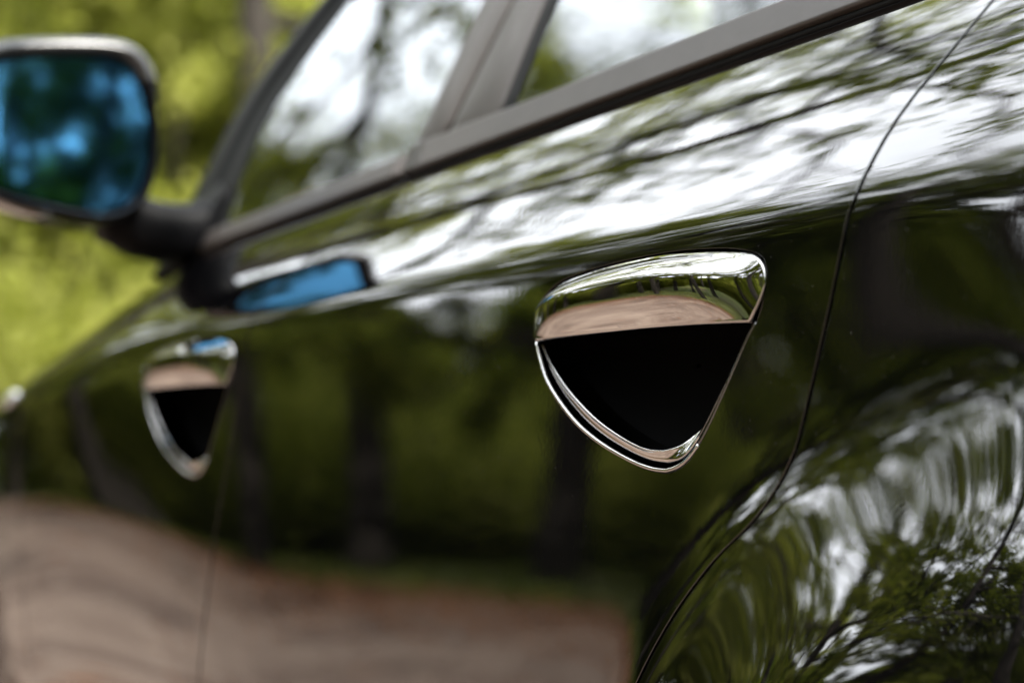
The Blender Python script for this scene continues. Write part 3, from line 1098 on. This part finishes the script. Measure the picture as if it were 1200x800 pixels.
# roof rail above the side windows
ys = np.linspace(-0.05, 2.27, 30)
own(sweep('roof_rail', [gx(y, gz(y) + .415 - (0.0 if y > .5 else .12 * (.5 - y)), .004) for y in ys], ssec(.022, .014, 14, 3), PAINT, None, up=GN))

def mirror_x(v): return Vector((2 * CXM - v[0], v[1], v[2]))
# roof, windscreen, bonnet, rear: spans from flank to flank
def span(name, left, crown, mat, fwd=0.0, n=22, flip=False):
    P = []
    for l in left:
        r = mirror_x(l)
        row = []
        for k in range(n + 1):
            f = k / n
            w = 4 * f * (1 - f)
            w = w ** 0.8
            row.append(Vector((l[0] + (r[0] - l[0]) * f, l[1] + fwd * w, l[2] + crown * w)))
        P.append(row)
    return own(grid_obj(name, P, mat, None, flip))
span('roof_panel', [gx(y, gz(y) + .428 - (0.0 if y > .5 else .12 * (.5 - y))) for y in np.linspace(-.05, 2.24, 20)], .075, PAINT, 0.06)
span('windscreen', [gx(2.60 - .35 * t, gz(2.6) + .03 + .395 * t, -.012) for t in np.linspace(0, 1, 12)], .06, GLASS, 0.16, flip=True)
span('bonnet', [Vector((fx(y, zb(y) - .002) + .004, y, zb(y))) for y in np.linspace(2.56, 4.11, 30)], .060, PAINT, 0.10, flip=True)
span('cowl_panel', [gx(2.60, gz(2.6) + .03, -.03), Vector((fx(2.56, zb(2.56)) + .01, 2.57, zb(2.56) - .03))], .03, PLASTIC, 0.12, flip=True)
span('tailgate', [Vector((fx(-.22, z) + .004, -.225 - .05 * math.sin((z - .3) * 3.2), z)) for z in np.linspace(.3, 1.28, 14)], 0.0, PAINT, -0.10, flip=True)
span('front_bumper', [Vector((fx(4.12, z) + .004, 4.125 + .06 * math.sin((z - .25) * 4.2), z)) for z in np.linspace(.3, zb(4.12), 12)], 0.0, PAINT, 0.14)
# rear roof pillar, painted
P = []
for t in np.linspace(0, 1, 10):
    row = []
    for f in np.linspace(0, 1, 8):
        y0, y1 = 0.70 + .20 * max(0, t - .4) / .6, -0.20 + .20 * t
        y = y0 + (y1 - y0) * f
        row.append(gx(y, gz(y) + .425 * t - .004 - (0 if y > .5 else .12 * t * (.5 - y)), .003))
    P.append(row)
own(grid_obj('rear_pillar', P, PAINT, None, True))
# far flank, one pressing
P = [[mirror_x(S(y, .3 + (zb(y) - .3) * t)) for t in np.linspace(0, 1, 40)] for y in np.linspace(-.22, 4.12, 70)]
own(grid_obj('far_side_panel', P, PAINT, None, True))
P = [[mirror_x(gx(y, gz(y) + .42 * t)) for t in np.linspace(0, 1, 6)] for y in np.linspace(.1, 2.3, 12)]
own(grid_obj('far_side_glass', P, GLASS, None, True))
# lining that closes the body behind gaps and arches
P = [[Vector((fx(y, z) + .075 + .05 * (1 if z > 1.1 else 0) * 0, y, z)) for z in np.linspace(.22, zb(y) - .01, 34)] for y in np.linspace(-.2, 4.08, 110)]
verts = [p for r in P for p in r]
fs = []
for i in range(109):
    for j in range(33):
        c = (P[i][j] + P[i + 1][j + 1]) / 2
        if min(math.hypot(c.y - WR[0], c.z - WR[1]), math.hypot(c.y - WF[0], c.z - WF[1])) < .365: continue
        fs.append((i * 34 + j, i * 34 + j + 1, (i + 1) * 34 + j + 1, (i + 1) * 34 + j))
own(mesh_obj('inner_lining', verts, fs, CAVITY, None))
own(grid_obj('floor_pan', [[Vector((x, y, .21)) for x in (.16, 2 * CXM - .16)] for y in (-.18, 4.05)], CAVITY, None, True))
own(grid_obj('cabin_trim', [[Vector((x, y, z)) for x, z in ((.20, 1.2), (.24, .9), (2 * CXM - .24, .9), (2 * CXM - .20, 1.2))] for y in (-.1, 2.5)], CABIN, None, True))
for cx_, cy_ in ((.55, 1.45), (1.29, 1.45), (.55, .55), (1.29, .55)):
    bm = bmesh.new()
    for (lx, ly, lz, sx, sy, sz, rot) in ((0, .12, 1.0, .25, .25, .07, 0), (0, -.16, 1.22, .24, .06, .26, .18), (0, -.22, 1.47, .11, .045, .07, .18)):
        rsl = bmesh.ops.create_cube(bm, size=2)
        M = Matrix.Translation((cx_ + lx, cy_ + ly, lz)) @ Matrix.Rotation(rot, 4, 'X') @ Matrix.Diagonal((sx, sy, sz, 1))
        bmesh.ops.transform(bm, matrix=M, verts=rsl['verts'])
        bmesh.ops.bevel(bm, geom=list({e for v in rsl['verts'] for e in v.link_edges}), offset=.035, segments=3, affect='EDGES')
    own(bm_obj('seat', bm, CABIN, None))

# wheels
def lathe(name, prof, c, side, mat, n=56):
    P = []
    for k in range(n):
        a = 2 * math.pi * k / n
        P.append([Vector((c[0] + side * x, c[1] + r * math.cos(a), c[2] + r * math.sin(a))) for x, r in prof])
    P.append(P[0])
    bm = bmesh.new()
    m = len(prof)
    vs = [[bm.verts.new(p) for p in row] for row in P[:-1]]
    for i in range(n):
        for j in range(m - 1):
            bm.faces.new((vs[i][j], vs[(i + 1) % n][j], vs[(i + 1) % n][j + 1], vs[i][j + 1]))
    return bm_obj(name, bm, mat, None)
for wy, wz in (WR, WF):
    for s in (1, -1):
        in_ = .045 if wy < 2 else .085
        x0 = in_ if s > 0 else 2 * CXM - in_
        tyre = own(lathe('wheel', [(.20, .225), (.205, .29), (.19, .33), (.16, .343), (.05, .343), (.018, .33), (.0, .29), (.004, .235), (.012, .225)], (x0, wy, wz), s, RUBBER))
        sub(lathe('rim', [(.012, .226), (.006, .222), (.012, .212), (.06, .205), (.10, .20)], (x0, wy, wz), s, RIM), tyre)
        bm = bmesh.new()
        for k in range(5):
            a = 2 * math.pi * k / 5
            rs = bmesh.ops.create_cube(bm, size=1)
            for v in rs['verts']:
                w = .05 if v.co.z > 0 else .032
                v.co = Vector((v.co.x * .022, v.co.y * 2 * w, .02 + (v.co.z + .5) * .192))
            bmesh.ops.transform(bm, matrix=Matrix.Translation((x0 + s * .03, wy, wz)) @ Matrix.Rotation(a, 4, 'X'), verts=rs['verts'])
        rs = bmesh.ops.create_cone(bm, cap_ends=True, segments=24, radius1=.05, radius2=.04, depth=.03)
        bmesh.ops.transform(bm, matrix=Matrix.Translation((x0 + s * .03, wy, wz)) @ Matrix.Rotation(math.pi / 2, 4, 'Y'), verts=rs['verts'])
        sub(bm_obj('spokes', bm, RIM, None, False), tyre)
        own(lathe('wheel_arch_liner', [(-.095 if wy < 2 else -.012, .372), (.26, .372), (.262, .0)], (x0, wy, wz), s, CAVITY))

# door mirror
MG = [(-.222, 1.40), (-.212, 1.448), (-.173, 1.477), (-.098, 1.492), (-.019, 1.500), (.021, 1.493), (.043, 1.46), (.057, 1.395), (.054, 1.329), (.038, 1.281), (0.0, 1.253), (-.053, 1.251), (-.168, 1.272), (-.205, 1.296), (-.22, 1.345)]
mo = catmull(MG, 5, True)
if area2(mo) < 0: mo = mo[::-1]
MC = Vector((-.08, 2.45, 1.375))
MROT = Matrix.Rotation(R(-7.0), 3, 'Z') @ Matrix.Rotation(R(-1.5), 3, 'X')
def mp(x, z, y): return MC + MROT @ Vector((x - MC.x, y, z - MC.z))
def mring(d, y, s=1.0, dz=0.0, lip=False):
    if not lip:
        return [mp(MC.x + (a - MC.x) * s, MC.z + (b - MC.z) * s + dz, y) for a, b in inset(mo, -d)]
    big = inset(mo, -d)
    out = []
    for (a, b), (a1, b1) in zip(mo, big):
        k = .40 + .60 * sstep(1.40, 1.485, b)
        out.append(mp(a + (a1 - a) * k, b + (b1 - b) * k, y))
    return out
rows = [mring(d_, y_, lip=True) for d_, y_ in ((-.009, -.004), (-.008, -.012), (-.002, -.0195), (.003, -.0215), (.007, -.022), (.014, -.017), (.020, -.008), (.023, .002))]
bezel = grid_obj('mirror_bezel', rows, PLASTIC, None, False, True)
bezel.data.materials.append(mat_simple('satin_highlight_lip', (0.010, 0.010, 0.010), 0.3, 0, 0.6, 60, .2))
for f in bezel.data.polygons:
    if f.center.z > 1.462: f.material_index = 1  # top edge takes the lighter, glossier material to carry a sky highlight

rows = [mring(.021, -.003, lip=True), mring(.0235, .004, lip=True), mring(.024, .03, lip=True), mring(.020, .06, lip=True), mring(.018, .085, .93), mring(.014, .11, .82), mring(.008, .13, .60), mring(0, .14, .30), mring(0, .142, .03)]
smirror = own(grid_obj('side_mirror', rows, PAINT, None, False, True))
sub(bezel, smirror)
XD = -.158
def clip_poly(poly, keep_right):
    out = []
    n = len(poly)
    for i in range(n):
        a, b = poly[i], poly[(i + 1) % n]
        ia = (a[0] >= XD) == keep_right; ib = (b[0] >= XD) == keep_right
        if ia: out.append(a)
        if ia != ib:
            t = (XD - a[0]) / (b[0] - a[0])
            out.append((XD, a[1] + (b[1] - a[1]) * t))
    return out
def glass_piece(name, keep):
    pl = clip_poly(inset(mo, .0095), keep)
    d = .0006 if keep else -.0006
    pl = resample(pl, .012)
    pl = [(x + (d if abs(x - XD) < 1e-6 else 0), z) for x, z in pl]
    cx0 = sum(p[0] for p in pl) / len(pl); cz0 = sum(p[1] for p in pl) / len(pl)
    vs, ns, fs = [], [], []
    levels = (1, .8, .6, .4, .2, .03)
    for f in levels:
        for x, z in pl:
            xx, zz = cx0 + (x - cx0) * f, cz0 + (z - cz0) * f
            yy = -.008 + .28 * ((xx + .06) ** 2 + (zz - 1.375) ** 2)
            gx_ = .56 * (xx + .06)
            if not keep:
                yy += 3.2 * (xx - XD) ** 2; gx_ += 6.4 * (xx - XD)
            vs.append(mp(xx, zz, yy)); ns.append((MROT @ Vector((gx_, -1, .56 * (zz - 1.375)))).normalized())
    n = len(pl)
    for i in range(len(levels) - 1):
        for j in range(n):
            k = (j + 1) % n
            fs.append((i * n + j, i * n + k, (i + 1) * n + k, (i + 1) * n + j))
    fs.append(tuple((len(levels) - 1) * n + j for j in range(n)))
    A, B, C = vs[fs[0][0]], vs[fs[0][1]], vs[fs[0][2]]
    if (B - A).cross(C - A).dot(ns[0]) < 0:
        fs = [f[::-1] for f in fs]
    return sub(mesh_obj(name, vs, fs, MIRROR, None, True, ns), smirror)
glass_piece('mirror_glass', True)
glass_piece('aspheric_glass', False)
arm = catmull([(.01, 2.52, 1.285), (.06, 2.515, 1.255), (.11, 2.51, 1.245), (.16, 2.505, 1.25), (.20, 2.50, 1.265)], 6)
bm = bmesh.new()
prev = None
for i, p in enumerate(arm):
    t = i / (len(arm) - 1)
    ry, rz = .045 + .015 * t, .058 - .012 * math.sin(math.pi * t)
    ring = [bm.verts.new((p[0], p[1] + a, p[2] + b)) for a, b in ssec(ry, rz, 20, 2.6)]
    if prev:
        for k in range(20):
            bm.faces.new((prev[k], prev[(k + 1) % 20], ring[(k + 1) % 20], ring[k]))
    else:
        bm.faces.new(ring[::-1])
    prev = ring
bm.faces.new(prev)
sub(bm_obj('mirror_arm', bm, PLASTIC, None), smirror)
plate('mirror_foot', [(2.64, -.02), (2.44, .0), (2.435, .10), (2.47, .11), (2.56, .08)], .012, .03, PLASTIC, front_door)

# small side lamp behind the front wheel
c = (3.02, 1.005)
P = []
for k in range(9):
    t = k / 8
    s_ = math.cos(t * math.pi / 2)
    P.append([S(c[0] + .05 * s_ * math.cos(w), c[1] - .1 * (.05 * s_ * math.cos(w)) + .014 * s_ * math.sin(w), .001 + .009 * math.sin(t * math.pi / 2)) for w in np.linspace(0, 2 * math.pi, 25)[:-1]])
own(grid_obj('side_lamp', P, LAMP, None, True, True))
